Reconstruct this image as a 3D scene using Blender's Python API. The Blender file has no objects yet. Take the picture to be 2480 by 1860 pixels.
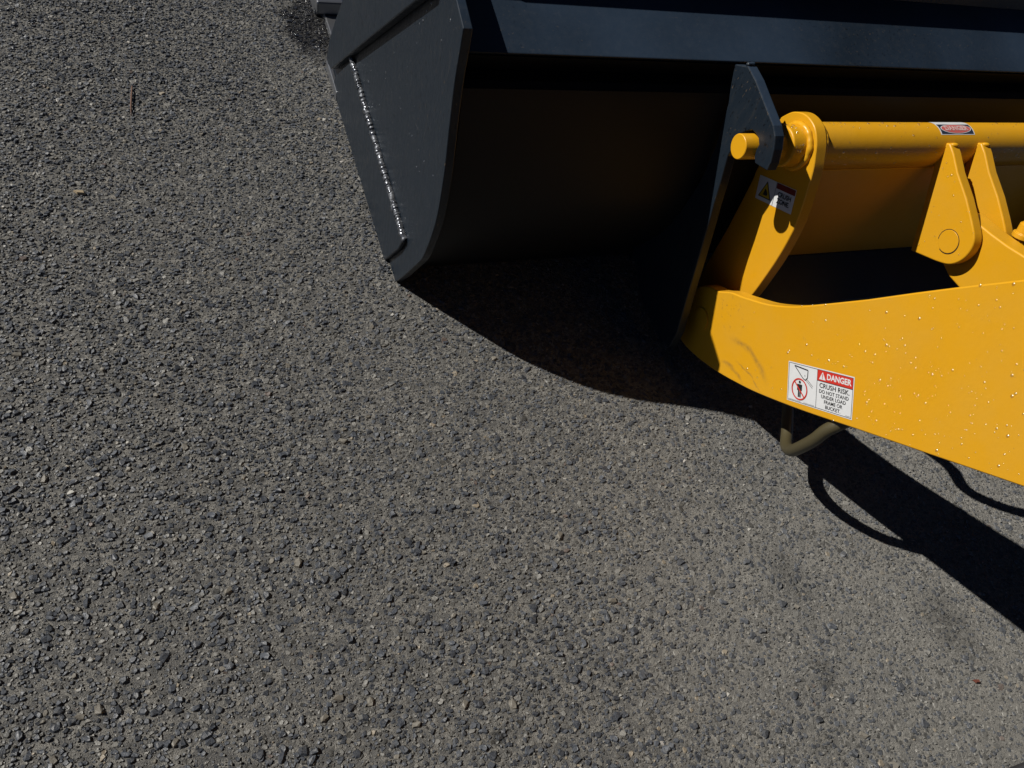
import bpy, bmesh, math, random
import numpy as np
from mathutils import Matrix, Vector

random.seed(7)
rng = np.random.default_rng(11)
scene = bpy.context.scene
col = scene.collection

# ------------------------------------------------------------------ camera
cam_d = bpy.data.cameras.new('camera')
cam = bpy.data.objects.new('camera', cam_d)
col.objects.link(cam)
cR = Vector((0.929836, -0.298942, 0.214567))
cU = Vector((0.113333, 0.787413, 0.605918))
cF = Vector((0.350087, 0.539087, -0.766044))
cC = Vector((-0.50277, -1.52282, 1.6))
m = Matrix.Identity(4)
for i in range(3):
    m[i][0] = cR[i]; m[i][1] = cU[i]; m[i][2] = -cF[i]; m[i][3] = cC[i]
cam.matrix_world = m
cam_d.sensor_width = 36.0
cam_d.lens = 36.0 * 1900.0 / 2480.0
cam_d.clip_start = 0.02
cam_d.clip_end = 900.0
scene.camera = cam

# ------------------------------------------------------------------ light
SUN = Vector((-1.035, 0.515, 1.0)).normalized()          # towards the sun
elev = math.asin(SUN.z)
azim = math.atan2(SUN.x, SUN.y)
world = bpy.data.worlds.new('World')
scene.world = world
world.use_nodes = True
wn = world.node_tree.nodes; wl = world.node_tree.links
sky = wn.new('ShaderNodeTexSky')
sky.sky_type = 'NISHITA'
sky.sun_disc = False
sky.sun_elevation = elev
sky.sun_rotation = azim
sky.air_density = 0.2; sky.dust_density = 0.02; sky.ozone_density = 1.5
bg = wn['Background']
bg.inputs['Strength'].default_value = 0.05
wl.new(sky.outputs['Color'], bg.inputs['Color'])
sun_d = bpy.data.lights.new('sun', 'SUN')
sun_d.energy = 5.0
sun_d.angle = math.radians(0.53)
sun_d.color = (1.0, 0.955, 0.88)
sun_o = bpy.data.objects.new('sun', sun_d)
col.objects.link(sun_o)
sun_o.rotation_euler = SUN.to_track_quat('Z', 'Y').to_euler()
sun_o.location = (-4, 3, 5)
vs = scene.view_settings
vs.view_transform = 'Standard'; vs.look = 'None'; vs.gamma = 1.0
vs.exposure = 0.30
vs.use_curve_mapping = False
scene.cycles.max_bounces = 5
scene.cycles.sample_clamp_indirect = 4.0

# ------------------------------------------------------------------ node helpers
class NT:
    def __init__(self, name):
        self.mat = bpy.data.materials.new(name)
        self.mat.use_nodes = True
        self.t = self.mat.node_tree
        self.b = self.t.nodes['Principled BSDF']
        self.pos = self.new('ShaderNodeNewGeometry').outputs['Position']
    def new(self, typ, **kw):
        n = self.t.nodes.new(typ)
        for k, v in kw.items(): setattr(n, k, v)
        return n
    def link(self, a, b): self.t.links.new(a, b)
    def setin(self, name, v):
        if hasattr(v, 'links') or isinstance(v, bpy.types.NodeSocket): self.link(v, self.b.inputs[name])
        else: self.b.inputs[name].default_value = v
    def noise(self, scale, detail=3.0, rough=0.55, vec=None, stretch=None):
        n = self.new('ShaderNodeTexNoise')
        n.inputs['Scale'].default_value = scale
        n.inputs['Detail'].default_value = detail
        n.inputs['Roughness'].default_value = rough
        src = vec or self.pos
        if stretch:
            mp = self.new('ShaderNodeMapping'); mp.inputs['Scale'].default_value = stretch
            self.link(src, mp.inputs['Vector']); src = mp.outputs['Vector']
        self.link(src, n.inputs['Vector'])
        return n.outputs['Fac']
    def ramp(self, fac, stops, interp='LINEAR'):
        r = self.new('ShaderNodeValToRGB'); r.color_ramp.interpolation = interp
        el = r.color_ramp.elements
        while len(el) < len(stops): el.new(0.5)
        for e, (p, c) in zip(el, stops):
            e.position = p
            e.color = (c, c, c, 1) if isinstance(c, (int, float)) else (*c, 1)
        self.link(fac, r.inputs['Fac'])
        return r.outputs['Color']
    def mix(self, fac, a, b, mode='MIX'):
        n = self.new('ShaderNodeMix', data_type='RGBA', blend_type=mode)
        for s, v in ((0, fac), (6, a), (7, b)):
            if isinstance(v, bpy.types.NodeSocket): self.link(v, n.inputs[s])
            elif isinstance(v, (int, float)): n.inputs[s].default_value = v if s == 0 else (v, v, v, 1)
            else: n.inputs[s].default_value = (*v, 1)
        return n.outputs[2]
    def math(self, op, a, b=None, clamp=False):
        n = self.new('ShaderNodeMath', operation=op, use_clamp=clamp)
        for i, v in enumerate((a, b)):
            if v is None: continue
            if isinstance(v, bpy.types.NodeSocket): self.link(v, n.inputs[i])
            else: n.inputs[i].default_value = v
        return n.outputs[0]
    def spot(self, x, y, z, r0, r1, wob=None, sc=(1, 1, 1)):
        """1 inside r0, 0 outside r1, about a point of the world"""
        mp = self.new('ShaderNodeMapping', vector_type='POINT')
        mp.inputs['Location'].default_value = (-x * sc[0], -y * sc[1], -z * sc[2])
        mp.inputs['Scale'].default_value = sc
        self.link(self.pos, mp.inputs['Vector'])
        ln = self.new('ShaderNodeVectorMath', operation='LENGTH')
        self.link(mp.outputs['Vector'], ln.inputs[0])
        d = ln.outputs['Value']
        if wob is not None: d = self.math('ADD', d, wob)
        mr = self.new('ShaderNodeMapRange'); mr.interpolation_type = 'SMOOTHSTEP'
        mr.inputs['From Min'].default_value = r0; mr.inputs['From Max'].default_value = r1
        mr.inputs['To Min'].default_value = 1; mr.inputs['To Max'].default_value = 0
        self.link(d, mr.inputs['Value'])
        return mr.outputs['Result']
    def bump(self, h, strength, dist, prev=None):
        n = self.new('ShaderNodeBump')
        n.inputs['Strength'].default_value = strength
        n.inputs['Distance'].default_value = dist
        self.link(h, n.inputs['Height'])
        if prev is not None: self.link(prev, n.inputs['Normal'])
        return n.outputs['Normal']

def simple(name, colr, rough=0.5, metal=0.0, spec=0.5, emit=None):
    n = NT(name)
    v = n.noise(60, 2)
    n.setin('Base Color', n.mix(v, tuple(c * 0.92 for c in colr), tuple(min(1, c * 1.06) for c in colr)))
    n.setin('Roughness', rough); n.setin('Metallic', metal); n.setin('Specular IOR Level', spec)
    return n.mat

# ------------------------------------------------------------------ materials
def ground_masks(n):
    """wet patch by the bucket's corner and a few oil spots: stains of the asphalt itself"""
    wob = n.math('MULTIPLY', n.math('SUBTRACT', n.noise(9, 2, 0.65), 0.5), 0.26)
    wobf = n.math('MULTIPLY', n.math('SUBTRACT', n.noise(46, 2, 0.7), 0.5), 0.11)
    wet = n.spot(0.02, 1.36, 0, 0.10, 0.19, wob, (1.0, 0.62, 1))
    oil = None
    for (x, y, r, s) in ((0.735, -1.07, 0.05, 0.34), (0.70, -1.305, 0.026, 0.5), (-0.06, -1.235, 0.012, 0.8),
                         (1.10, -1.27, 0.07, 0.40), (0.62, -1.42, 0.05, 0.2), (-0.62, -0.45, 0.05, 0.15)):
        o = n.math('MULTIPLY', n.spot(x, y, 0, r * 0.1, r * 1.7, wobf, (1.25, 0.8, 1)), s)
        oil = o if oil is None else n.math('MAXIMUM', oil, o)
    return wet, oil

def dust_and_light(n):
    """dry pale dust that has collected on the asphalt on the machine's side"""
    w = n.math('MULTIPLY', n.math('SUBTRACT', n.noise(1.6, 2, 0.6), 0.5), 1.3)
    return n.math('MULTIPLY', n.spot(1.35, -1.25, 0, 0.25, 1.55, w), 0.40)  # pale spot also paints the brighter light of the lower right

def mat_ground():
    n = NT('asphalt_binder')
    mid = n.noise(34, 2, 0.6)
    fine = n.noise(420, 2, 0.65)
    grit = n.noise(1100, 1, 0.5)
    base = n.mix(n.ramp(mid, [(0.34, 0.0), (0.68, 1.0)]), (0.148, 0.147, 0.140), (0.262, 0.254, 0.234))
    base = n.mix(n.ramp(fine, [(0.38, 0.85), (0.52, 0.0)]), base, (0.045, 0.046, 0.047))
    vo = n.new('ShaderNodeTexVoronoi'); vo.inputs['Scale'].default_value = 95.0; n.link(n.pos, vo.inputs['Vector'])
    cell = n.ramp(vo.outputs['Color'], [(0.38, 0.0), (0.52, 0.55)])
    base = n.mix(cell, base, (0.045, 0.049, 0.056))
    base = n.mix(n.ramp(grit, [(0.56, 0.0), (0.72, 0.8)]), base, (0.34, 0.29, 0.22))
    base = n.mix(dust_and_light(n), base, (0.30, 0.288, 0.262))
    wet, oil = ground_masks(n)
    base = n.mix(n.math('MULTIPLY', wet, 0.86), base, (0.012, 0.012, 0.013))
    base = n.mix(oil, base, (0.018, 0.018, 0.018))
    n.setin('Base Color', base)
    n.setin('Roughness', n.mix(wet, 0.92, 0.28))
    n.setin('Specular IOR Level', 0.25)
    nb = n.bump(n.math('ADD', fine, n.math('MULTIPLY', grit, 0.5)), 1.0, 0.0042)
    n.setin('Normal', nb)
    return n.mat

def mat_stone():
    n = NT('asphalt_stone')
    at = n.new('ShaderNodeAttribute'); at.attribute_name = 'col'
    fine = n.noise(520, 2, 0.6)
    mid = n.noise(34, 1, 0.6)
    base = n.mix(n.ramp(fine, [(0.42, 0.0), (0.75, 0.40)]), at.outputs['Color'], (0.12, 0.119, 0.113))
    dust = n.ramp(n.noise(120, 1, 0.6), [(0.54, 0.0), (0.74, 0.5)])
    base = n.mix(n.math('MULTIPLY', dust, n.ramp(mid, [(0.4, 0.15), (0.7, 0.8)])), base, (0.185, 0.175, 0.152))
    base = n.mix(n.math('MULTIPLY', dust_and_light(n), 0.32), base, (0.22, 0.216, 0.204))
    wet, oil = ground_masks(n)
    base = n.mix(n.math('MULTIPLY', wet, 0.86), base, (0.010, 0.010, 0.012))
    base = n.mix(oil, base, (0.018, 0.018, 0.018))
    n.setin('Base Color', base)
    rg = n.ramp(fine, [(0.3, 0.34), (0.7, 0.72)])
    n.setin('Roughness', n.mix(wet, rg, 0.16))
    n.setin('Specular IOR Level', 0.5)
    n.setin('Normal', n.bump(fine, 0.5, 0.0012))
    return n.mat

def mat_yellow():
    n = NT('yellow_paint')
    big = n.noise(6, 3, 0.5); grime = n.noise(42, 5, 0.65); peel = n.noise(900, 2, 0.5)
    c = n.mix(big, (0.515, 0.250, 0.0068), (0.545, 0.272, 0.0085))
    specks = n.ramp(n.noise(230, 2, 0.5), [(0.70, 0.0), (0.78, 0.55)])
    c = n.mix(n.math('MULTIPLY', specks, n.ramp(grime, [(0.45, 0.0), (0.62, 1.0)])), c, (0.20, 0.12, 0.03))
    # rubbed smears near the boom's tip
    wob = n.math('MULTIPLY', n.math('SUBTRACT', n.noise(30, 2), 0.5), 0.018)
    arcs = None
    for (cy_, cz_, rr_, w_, zy, zz, zr) in ((-0.625, 0.135, 0.160, 0.012, -0.60, 0.285, 0.10), (-0.61, 0.10, 0.112, 0.007, -0.58, 0.205, 0.06), (-0.65, 0.10, 0.150, 0.004, -0.63, 0.25, 0.07)):
        ln = n.new('ShaderNodeVectorMath', operation='DISTANCE'); n.link(n.pos, ln.inputs[0]); ln.inputs[1].default_value = (0.73, cy_, cz_)
        d = n.math('ABSOLUTE', n.math('SUBTRACT', n.math('ADD', ln.outputs['Value'], wob), rr_))
        band = n.math('SUBTRACT', 1.0, n.math('DIVIDE', d, w_), True)
        band = n.math('MULTIPLY', band, n.spot(0.73, zy, zz, zr * 0.4, zr))
        arcs = band if arcs is None else n.math('MAXIMUM', arcs, band)
    blot = n.math('MULTIPLY', n.ramp(n.noise(75, 2), [(0.60, 0.0), (0.68, 0.8)]), n.spot(0.73, -0.47, 0.30, 0.02, 0.07))
    marks = n.math('MULTIPLY', n.math('MAXIMUM', arcs, blot), n.ramp(n.noise(90, 3, 0.7), [(0.3, 0.22), (0.65, 0.66)]))
    c = n.mix(marks, c, (0.16, 0.10, 0.035))
    scr = n.ramp(n.noise(55, 3, 0.75, stretch=(1, 0.35, 1.6)), [(0.70, 0.0), (0.73, 0.35), (0.76, 0.0)])
    c = n.mix(scr, c, (0.33, 0.19, 0.03))
    c = n.mix(n.math('MULTIPLY', n.ramp(n.noise(3.5, 4, 0.7), [(0.45, 0.0), (0.75, 1.0)]), 0.22), c, (0.40, 0.26, 0.07))
    n.setin('Base Color', c)
    n.setin('Roughness', n.ramp(grime, [(0.3, 0.30), (0.75, 0.46)]))
    n.setin('Specular IOR Level', 0.34)
    n.setin('Coat Weight', 0.0); n.setin('Coat Roughness', 0.12)
    n.setin('Normal', n.bump(n.noise(70, 2), 0.12, 0.002, n.bump(peel, 0.10, 0.0006)))
    return n.mat

def mat_black():
    n = NT('black_paint')
    big = n.noise(7, 4, 0.6); streak = n.noise(60, 4, 0.6, stretch=(1, 1, 0.25)); sp = n.noise(150, 2, 0.5, stretch=(1, 1, 0.5))
    c = n.mix(big, (0.0060, 0.0105, 0.0170), (0.0090, 0.0138, 0.0205))
    c = n.mix(n.ramp(streak, [(0.55, 0.0), (0.8, 0.5)]), c, (0.020, 0.020, 0.019))
    c = n.mix(n.ramp(sp, [(0.64, 0.0), (0.70, 0.9)]), c, (0.0015, 0.0015, 0.002))
    c = n.mix(n.ramp(n.noise(210, 2, 0.5, stretch=(1, 1, 0.45)), [(0.69, 0.0), (0.74, 0.8)]), c, (0.09, 0.065, 0.04))
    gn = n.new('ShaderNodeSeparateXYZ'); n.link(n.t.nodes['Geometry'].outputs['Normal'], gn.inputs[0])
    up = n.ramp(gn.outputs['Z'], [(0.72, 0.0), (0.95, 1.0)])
    dust_sheen = n.ramp(n.noise(1.3, 3, 0.6), [(0.38, 0.10), (0.60, 0.95)])  # dust on up faces, its bluish colour also paints in the sky's sheen
    c = n.mix(n.math('MULTIPLY', up, dust_sheen), c, (0.021, 0.034, 0.056))
    n.setin('Base Color', c)
    n.setin('Roughness', n.ramp(streak, [(0.3, 0.30), (0.75, 0.52)]))
    n.setin('Specular IOR Level', 0.36)
    n.setin('Normal', n.bump(n.noise(28, 3), 0.12, 0.004, n.bump(n.noise(600, 2), 0.10, 0.0006)))
    return n.mat

M = {}
M['ground'] = mat_ground()
M['stone'] = mat_stone()
M['yellow'] = mat_yellow()
M['black'] = mat_black()
M['shell'] = simple('shade_matt_black', (0.0066, 0.0068, 0.0072), 0.55, 0.0, 0.2)  # bucket's black paint, darkened and matted to paint in the back's shade
n = NT('weld_bead_paint')
n.setin('Base Color', n.mix(n.noise(90, 2), (0.03, 0.034, 0.042), (0.20, 0.21, 0.23))); n.setin('Metallic', 0.8); n.setin('Roughness', n.ramp(n.noise(55, 3), [(0.42, 0.16), (0.58, 0.6)]))
M['weld'] = n.mat
M['steel'] = simple('worn_steel', (0.30, 0.31, 0.33), 0.34, 0.9)
M['rubber'] = simple('hose_rubber', (0.052, 0.043, 0.020), 0.5)
M['hose_black'] = simple('black_hose_rubber', (0.014, 0.014, 0.014), 0.5)
M['tyre'] = simple('tyre_rubber', (0.016, 0.017, 0.021), 0.72)
M['white'] = simple('decal_white', (0.54, 0.55, 0.56), 0.36)
M['red'] = simple('decal_red', (0.46, 0.026, 0.016), 0.36)
M['dark_red'] = simple('decal_dark_red', (0.14, 0.014, 0.012), 0.4)
M['worn_red'] = simple('decal_worn_red', (0.40, 0.085, 0.075), 0.5)
M['ink'] = simple('decal_black', (0.016, 0.016, 0.018), 0.35)
M['navy'] = simple('decal_navy', (0.020, 0.026, 0.045), 0.35)
M['decal_yellow'] = simple('decal_yellow', (0.46, 0.30, 0.010), 0.4)
M['pink'] = simple('decal_worn_white', (0.44, 0.33, 0.32), 0.5)
M['needle'] = simple('dry_needle', (0.10, 0.052, 0.034), 0.85)
M['wood'] = simple('dry_wood', (0.24, 0.19, 0.12), 0.85)
M['redleaf'] = simple('red_brown_chip', (0.12, 0.035, 0.022), 0.7)
n = NT('water')
_fr = n.new('ShaderNodeFresnel'); _fr.inputs['IOR'].default_value = 1.33
_tr = n.new('ShaderNodeBsdfTransparent'); _gl = n.new('ShaderNodeBsdfGlossy'); _gl.inputs['Roughness'].default_value = 0.24
_mx = n.new('ShaderNodeMixShader')
n.link(n.math('MAXIMUM', n.math('MINIMUM', _fr.outputs[0], 0.30), 0.26), _mx.inputs[0]); n.link(_tr.outputs[0], _mx.inputs[1]); n.link(_gl.outputs[0], _mx.inputs[2])
n.link(_mx.outputs[0], n.t.nodes['Material Output'].inputs['Surface'])
M['water'] = n.mat

# ------------------------------------------------------------------ object helpers
def link(name, mesh, mats, parent=None):
    o = bpy.data.objects.new(name, mesh)
    if mats is not None:
        for mt in (mats if isinstance(mats, (list, tuple)) else [mats]): mesh.materials.append(mt)
    col.objects.link(o)
    if parent: o.parent = parent
    return o

def tag(o, label=None, cat=None, group=None, kind=None):
    for k, v in (('label', label), ('category', cat), ('group', group), ('kind', kind)):
        if v: o[k] = v
    return o

def empty(name, label, cat, loc=(0, 0, 0)):
    o = bpy.data.objects.new(name, None); o.empty_display_size = 0.1
    col.objects.link(o); o.location = loc
    return tag(o, label, cat)

def child(name, mesh, mats, root):
    """mesh given in world coordinates, hung under root"""
    o = link(name, mesh, mats, root)
    r = root
    off = Vector((0, 0, 0))
    while r: off += r.location; r = r.parent
    o.location = -off if root.parent is None else Vector((0, 0, 0))
    return o

def mesh_from(name, V, F, smooth=False, mi=None):
    me = bpy.data.meshes.new(name)
    me.from_pydata([tuple(v) for v in V], [], F)
    if mi is not None: me.polygons.foreach_set('material_index', mi)
    if smooth: me.polygons.foreach_set('use_smooth', [True] * len(me.polygons))
    me.update()
    return me

def plate_vf(prof, x0, x1):
    k = len(prof)
    a = sum(prof[i][0] * prof[(i + 1) % k][1] - prof[(i + 1) % k][0] * prof[i][1] for i in range(k))
    if a < 0: prof = prof[::-1]
    V = [(x0, y, z) for y, z in prof] + [(x1, y, z) for y, z in prof]
    F = [tuple(range(k))[::-1], tuple(range(k, 2 * k))]
    for i in range(k):
        j = (i + 1) % k
        F.append((i, j, k + j, k + i))
    return V, F

def merge(parts):
    V, F = [], []
    for v, f in parts:
        o = len(V); V += list(v); F += [tuple(i + o for i in q) for q in f]
    return V, F

def bevel(o, w=0.002, seg=2):
    b = o.modifiers.new('bevel', 'BEVEL'); b.width = w; b.segments = seg
    b.limit_method = 'ANGLE'; b.angle_limit = math.radians(35)
    b.use_clamp_overlap = True
    return o

def fix(me):
    bm = bmesh.new(); bm.from_mesh(me)
    bmesh.ops.recalc_face_normals(bm, faces=bm.faces)
    bm.to_mesh(me); bm.free(); me.update()
    return me

def catmull(pts, n=6, closed=False):
    P = [np.array(p, float) for p in pts]; out = []
    N = len(P); rngi = range(N) if closed else range(N - 1)
    for i in rngi:
        p0 = P[(i - 1) % N] if closed or i > 0 else P[i]
        p1 = P[i]; p2 = P[(i + 1) % N]
        p3 = P[(i + 2) % N] if closed or i + 2 < N else P[(i + 1) % N]
        for k in range(n):
            t = k / n
            out.append(0.5 * ((2 * p1) + (-p0 + p2) * t + (2 * p0 - 5 * p1 + 4 * p2 - p3) * t * t + (-p0 + 3 * p1 - 3 * p2 + p3) * t ** 3))
    if not closed: out.append(P[-1])
    return out

def sweep(path, rad, sides=12, caps=True):
    """tube along a list of points; rad is a number or a list"""
    path = [Vector(p) for p in path]
    V, F = [], []
    up = Vector((0.31, 0.2, 0.93))
    for i, p in enumerate(path):
        t = (path[min(i + 1, len(path) - 1)] - path[max(i - 1, 0)]).normalized()
        a = t.cross(up).normalized(); up = a.cross(t).normalized()
        r = rad[i] if isinstance(rad, (list, np.ndarray)) else rad
        for k in range(sides):
            an = 2 * math.pi * k / sides
            V.append(p + (a * math.cos(an) + up * math.sin(an)) * float(r))
    for i in range(len(path) - 1):
        for k in range(sides):
            k2 = (k + 1) % sides
            F.append((i * sides + k, i * sides + k2, (i + 1) * sides + k2, (i + 1) * sides + k))
    if caps:
        F.append(tuple(range(sides))[::-1]); e = (len(path) - 1) * sides
        F.append(tuple(range(e, e + sides)))
    return V, F

def cyl_x(x0, x1, y, z, r, sides=40, r1=None):
    r1 = r if r1 is None else r1
    V = [(x0, y + r * math.cos(2 * math.pi * k / sides), z + r * math.sin(2 * math.pi * k / sides)) for k in range(sides)]
    V += [(x1, y + r1 * math.cos(2 * math.pi * k / sides), z + r1 * math.sin(2 * math.pi * k / sides)) for k in range(sides)]
    F = [tuple(range(sides)), tuple(range(sides, 2 * sides))[::-1]]
    for k in range(sides):
        j = (k + 1) % sides
        F.append((k, sides + k, sides + j, j))
    return V, F

def box(x0, x1, y0, y1, z0, z1):
    return plate_vf([(y0, z0), (y1, z0), (y1, z1), (y0, z1)], x0, x1)

def auto_smooth(me, ang=40):
    me.polygons.foreach_set('use_smooth', [True] * len(me.polygons))
    bm = bmesh.new(); bm.from_mesh(me)
    for e in bm.edges:
        if len(e.link_faces) == 2 and e.calc_face_angle(0) > math.radians(ang): e.smooth = False
    bm.to_mesh(me); bm.free(); me.update()
    return me

def bead(path, r, step=0.006, seed=0, rough=1.0):
    """weld bead: overlapping ripples along a line"""
    rr = random.Random(seed)
    P = [Vector(p) for p in path]
    pts = []
    for i in range(len(P) - 1):
        L = (P[i + 1] - P[i]).length; k = max(1, int(L / (step / 3)))
        for q in range(k): pts.append(P[i].lerp(P[i + 1], q / k))
    pts.append(P[-1])
    rad = []
    for i, p in enumerate(pts):
        rip = 1.0 + rough * (-0.12 + 0.18 * abs(math.sin(math.pi * i / 3 + 0.4)))
        rad.append(r * rip * (1 + rough * rr.uniform(-0.26, 0.26)))
        pts[i] = p + Vector((rr.uniform(-1, 1), rr.uniform(-1, 1), rr.uniform(-1, 1))) * r * 0.26 * rough
    V, F = sweep(pts, rad, 8)
    return mesh_from('weld', V, F, smooth=True)

# ================================================================== SETTING: ground
gm = bpy.data.meshes.new('ground')
bm = bmesh.new()
S = 300.0
vsq = [bm.verts.new((x, y, 0)) for x, y in ((-S, -S), (S, -S), (S, S), (-S, S))]
bm.faces.new(vsq); bm.to_mesh(gm); bm.free()
ground = tag(link('ground', gm, M['ground']), kind='structure')

# exposed stones of the asphalt: crushed aggregate set in the binder
def stone_arrays(cx, cy, rad, hgt, colors, sides, seed):
    r = np.random.default_rng(seed)
    N = len(cx)
    ang = (np.arange(sides) / sides * 2 * np.pi)[None, :] + r.uniform(0, 2 * np.pi, (N, 1)) + r.uniform(-0.33, 0.33, (N, sides))
    ra = rad[:, None] * r.uniform(0.68, 1.18, (N, sides))
    asp = r.uniform(0.62, 1.0, (N, 1)); th = r.uniform(0, np.pi, (N, 1))
    def place(rr, z):
        x = rr * np.cos(ang); y = rr * np.sin(ang) * asp
        return np.stack([cx[:, None] + x * np.cos(th) - y * np.sin(th), cy[:, None] + x * np.sin(th) + y * np.cos(th), z], -1)
    base = place(ra, np.full((N, sides), -0.0012))
    tilt = r.uniform(-0.26, 0.26, (N, 2))
    top = place(ra * r.uniform(0.50, 0.80, (N, sides)), np.zeros((N, sides)))
    z = hgt[:, None] + (top[..., 0] - cx[:, None]) * tilt[:, :1] + (top[..., 1] - cy[:, None]) * tilt[:, 1:]
    top[..., 2] = np.clip(z * r.uniform(0.75, 1.25, (N, sides)), 0.0003, 0.010)
    V = np.concatenate([base, top], 1).reshape(-1, 3)
    off = (np.arange(N) * 2 * sides)[:, None, None]
    k = np.arange(sides); j = (k + 1) % sides
    quads = np.stack([k, j, sides + j, sides + k], -1)[None] + off
    tops = (sides + np.arange(sides))[None] + off[:, 0]
    C = np.repeat(colors, 2 * sides, axis=0)
    return V, quads.reshape(-1, 4), tops, C

def stone_mesh(name, batches):
    Vs, loops, starts, totals, Cs = [], [], [], [], []
    vo = 0; lo = 0
    for V, Q, T, C in batches:
        Vs.append(V); Cs.append(C)
        for A in (Q, T):
            w = A.shape[1]
            loops.append((A + vo).ravel()); starts.append(lo + np.arange(len(A)) * w); totals.append(np.full(len(A), w))
            lo += A.size
        vo += len(V)
    V = np.concatenate(Vs); C = np.concatenate(Cs)
    L = np.concatenate(loops); St = np.concatenate(starts)
    me = bpy.data.meshes.new(name)
    me.vertices.add(len(V)); me.vertices.foreach_set('co', V.astype(np.float32).ravel())
    me.loops.add(len(L)); me.loops.foreach_set('vertex_index', L.astype(np.int32))
    me.polygons.add(len(St)); me.polygons.foreach_set('loop_start', St.astype(np.int32))
    me.update(calc_edges=True)
    a = me.color_attributes.new('col', 'FLOAT_COLOR', 'POINT')
    a.data.foreach_set('color', np.concatenate([C, np.ones((len(C), 1))], 1).astype(np.float32).ravel())
    me.validate()
    me.polygons.foreach_set('use_smooth', np.zeros(len(me.polygons), bool))
    me.update()
    return me

def grit_colors(N, r):
    t = r.uniform(0, 1, N)[:, None]
    c = (1 - t) * np.array([[0.082, 0.081, 0.077]]) + t * np.array([[0.205, 0.199, 0.182]])
    q = r.uniform(0, 1, N)
    c[q < 0.34] *= 0.40; c[q > 0.985] = np.array([0.24, 0.20, 0.145]); c[q > 0.9985] = np.array([0.42, 0.40, 0.37])
    return c

def stone_colors(N, r):
    t = r.beta(1.6, 2.6, N)[:, None]
    c = (1 - t) * np.array([[0.013, 0.017, 0.026]]) + t * np.array([[0.060, 0.069, 0.086]])
    q = r.uniform(0, 1, N)
    c[q > 0.965] = np.array([0.13, 0.118, 0.097]); c[q > 0.994] = np.array([0.085, 0.062, 0.052]); c[q > 0.9992] = np.array([0.38, 0.37, 0.34])
    return c * r.uniform(0.85, 1.15, (N, 1))

def hexgrid(x0, x1, y0, y1, s, jit, r):
    ys = np.arange(y0, y1, s * 0.866)
    pts = []
    for i, y in enumerate(ys):
        xs = np.arange(x0 + (s / 2 if i % 2 else 0), x1, s)
        pts.append(np.stack([xs, np.full_like(xs, y)], 1))
    p = np.concatenate(pts)
    return p + r.normal(0, jit * s, p.shape)

cRn, cUn, cFn, cCn = (np.array(v) for v in (cR, cU, cF, cC))
CELL = 0.6
def view(p):
    d = np.concatenate([p, np.zeros((len(p), 1))], 1) - cCn
    zz = d @ cFn
    zs_ = np.where(zz > 0.2, zz, 1e9)
    return 1900 * (d @ cRn) / zs_, 1900 * (d @ cUn) / zs_, zz
def near_cell(ix, iy):
    """cells of ground close enough to be laid stone by stone"""
    g = np.stack(np.meshgrid(np.linspace(ix, ix + 1, 7), np.linspace(iy, iy + 1, 7)), -1).reshape(-1, 2) * CELL
    g = g[~((g[:, 0] > 0.12) & (g[:, 1] > 0.12))]
    if len(g) == 0: return False
    u, v, zz = view(g)
    return bool(np.any((zz > 0.2) & (np.abs(u) < 1270) & (np.abs(v) < 960)))
NEAR = {(ix, iy) for ix in range(-7, 8) for iy in range(-7, 7) if near_cell(ix, iy)}
def keep(p, margin):
    u, v, zz = view(p)
    c = np.floor(p / CELL).astype(int)
    near = np.array([(int(a_), int(b_)) in NEAR for a_, b_ in c])
    hidden = (p[:, 0] > 0.08) & (p[:, 1] > 0.10) & (p[:, 1] < 1.10)          # below the bucket's floor
    return near & ~hidden, u, v, zz

r1 = np.random.default_rng(3)
big_p = hexgrid(-3.0, 3.6, -3.0, 3.0, 0.0100, 0.25, r1)
kb, ub, vb, zb = keep(big_p, 380)
big_p, ub, vb, zb = big_p[kb], ub[kb], vb[kb], zb[kb]
rad = np.clip(r1.lognormal(math.log(0.0053), 0.35, len(big_p)), 0.0026, 0.0125)
hgt = np.clip(rad * r1.uniform(0.22, 0.58, len(big_p)), 0.0010, 0.0046)
expo = np.clip(0.98 - 0.24 * (big_p[:, 0] * 0.75 - big_p[:, 1] * 0.35) + 0.16 * np.sin(big_p[:, 0] * 5.1 + 1.3) * np.sin(big_p[:, 1] * 4.3), 0.55, 1.35)   # binder is worn away more on the left
hgt = np.clip(hgt * expo, 0.0008, 0.0062)
drop = r1.uniform(0, 1, len(big_p)) < np.clip(0.80 + 0.14 * expo, 0.8, 0.97)
big_p, ub, vb, zb, rad, hgt, expo = big_p[drop], ub[drop], vb[drop], zb[drop], rad[drop], hgt[drop], expo[drop]
colr = stone_colors(len(big_p), r1)
coat = r1.uniform(0, 1, len(big_p)) < np.clip(0.62 - 0.20 * expo + 0.10 * big_p[:, 0], 0.2, 0.7)
cg = grit_colors(len(big_p), r1); colr = np.where(coat[:, None], cg * 0.78, colr); hgt = np.where(coat, hgt * 0.62, hgt)
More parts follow.
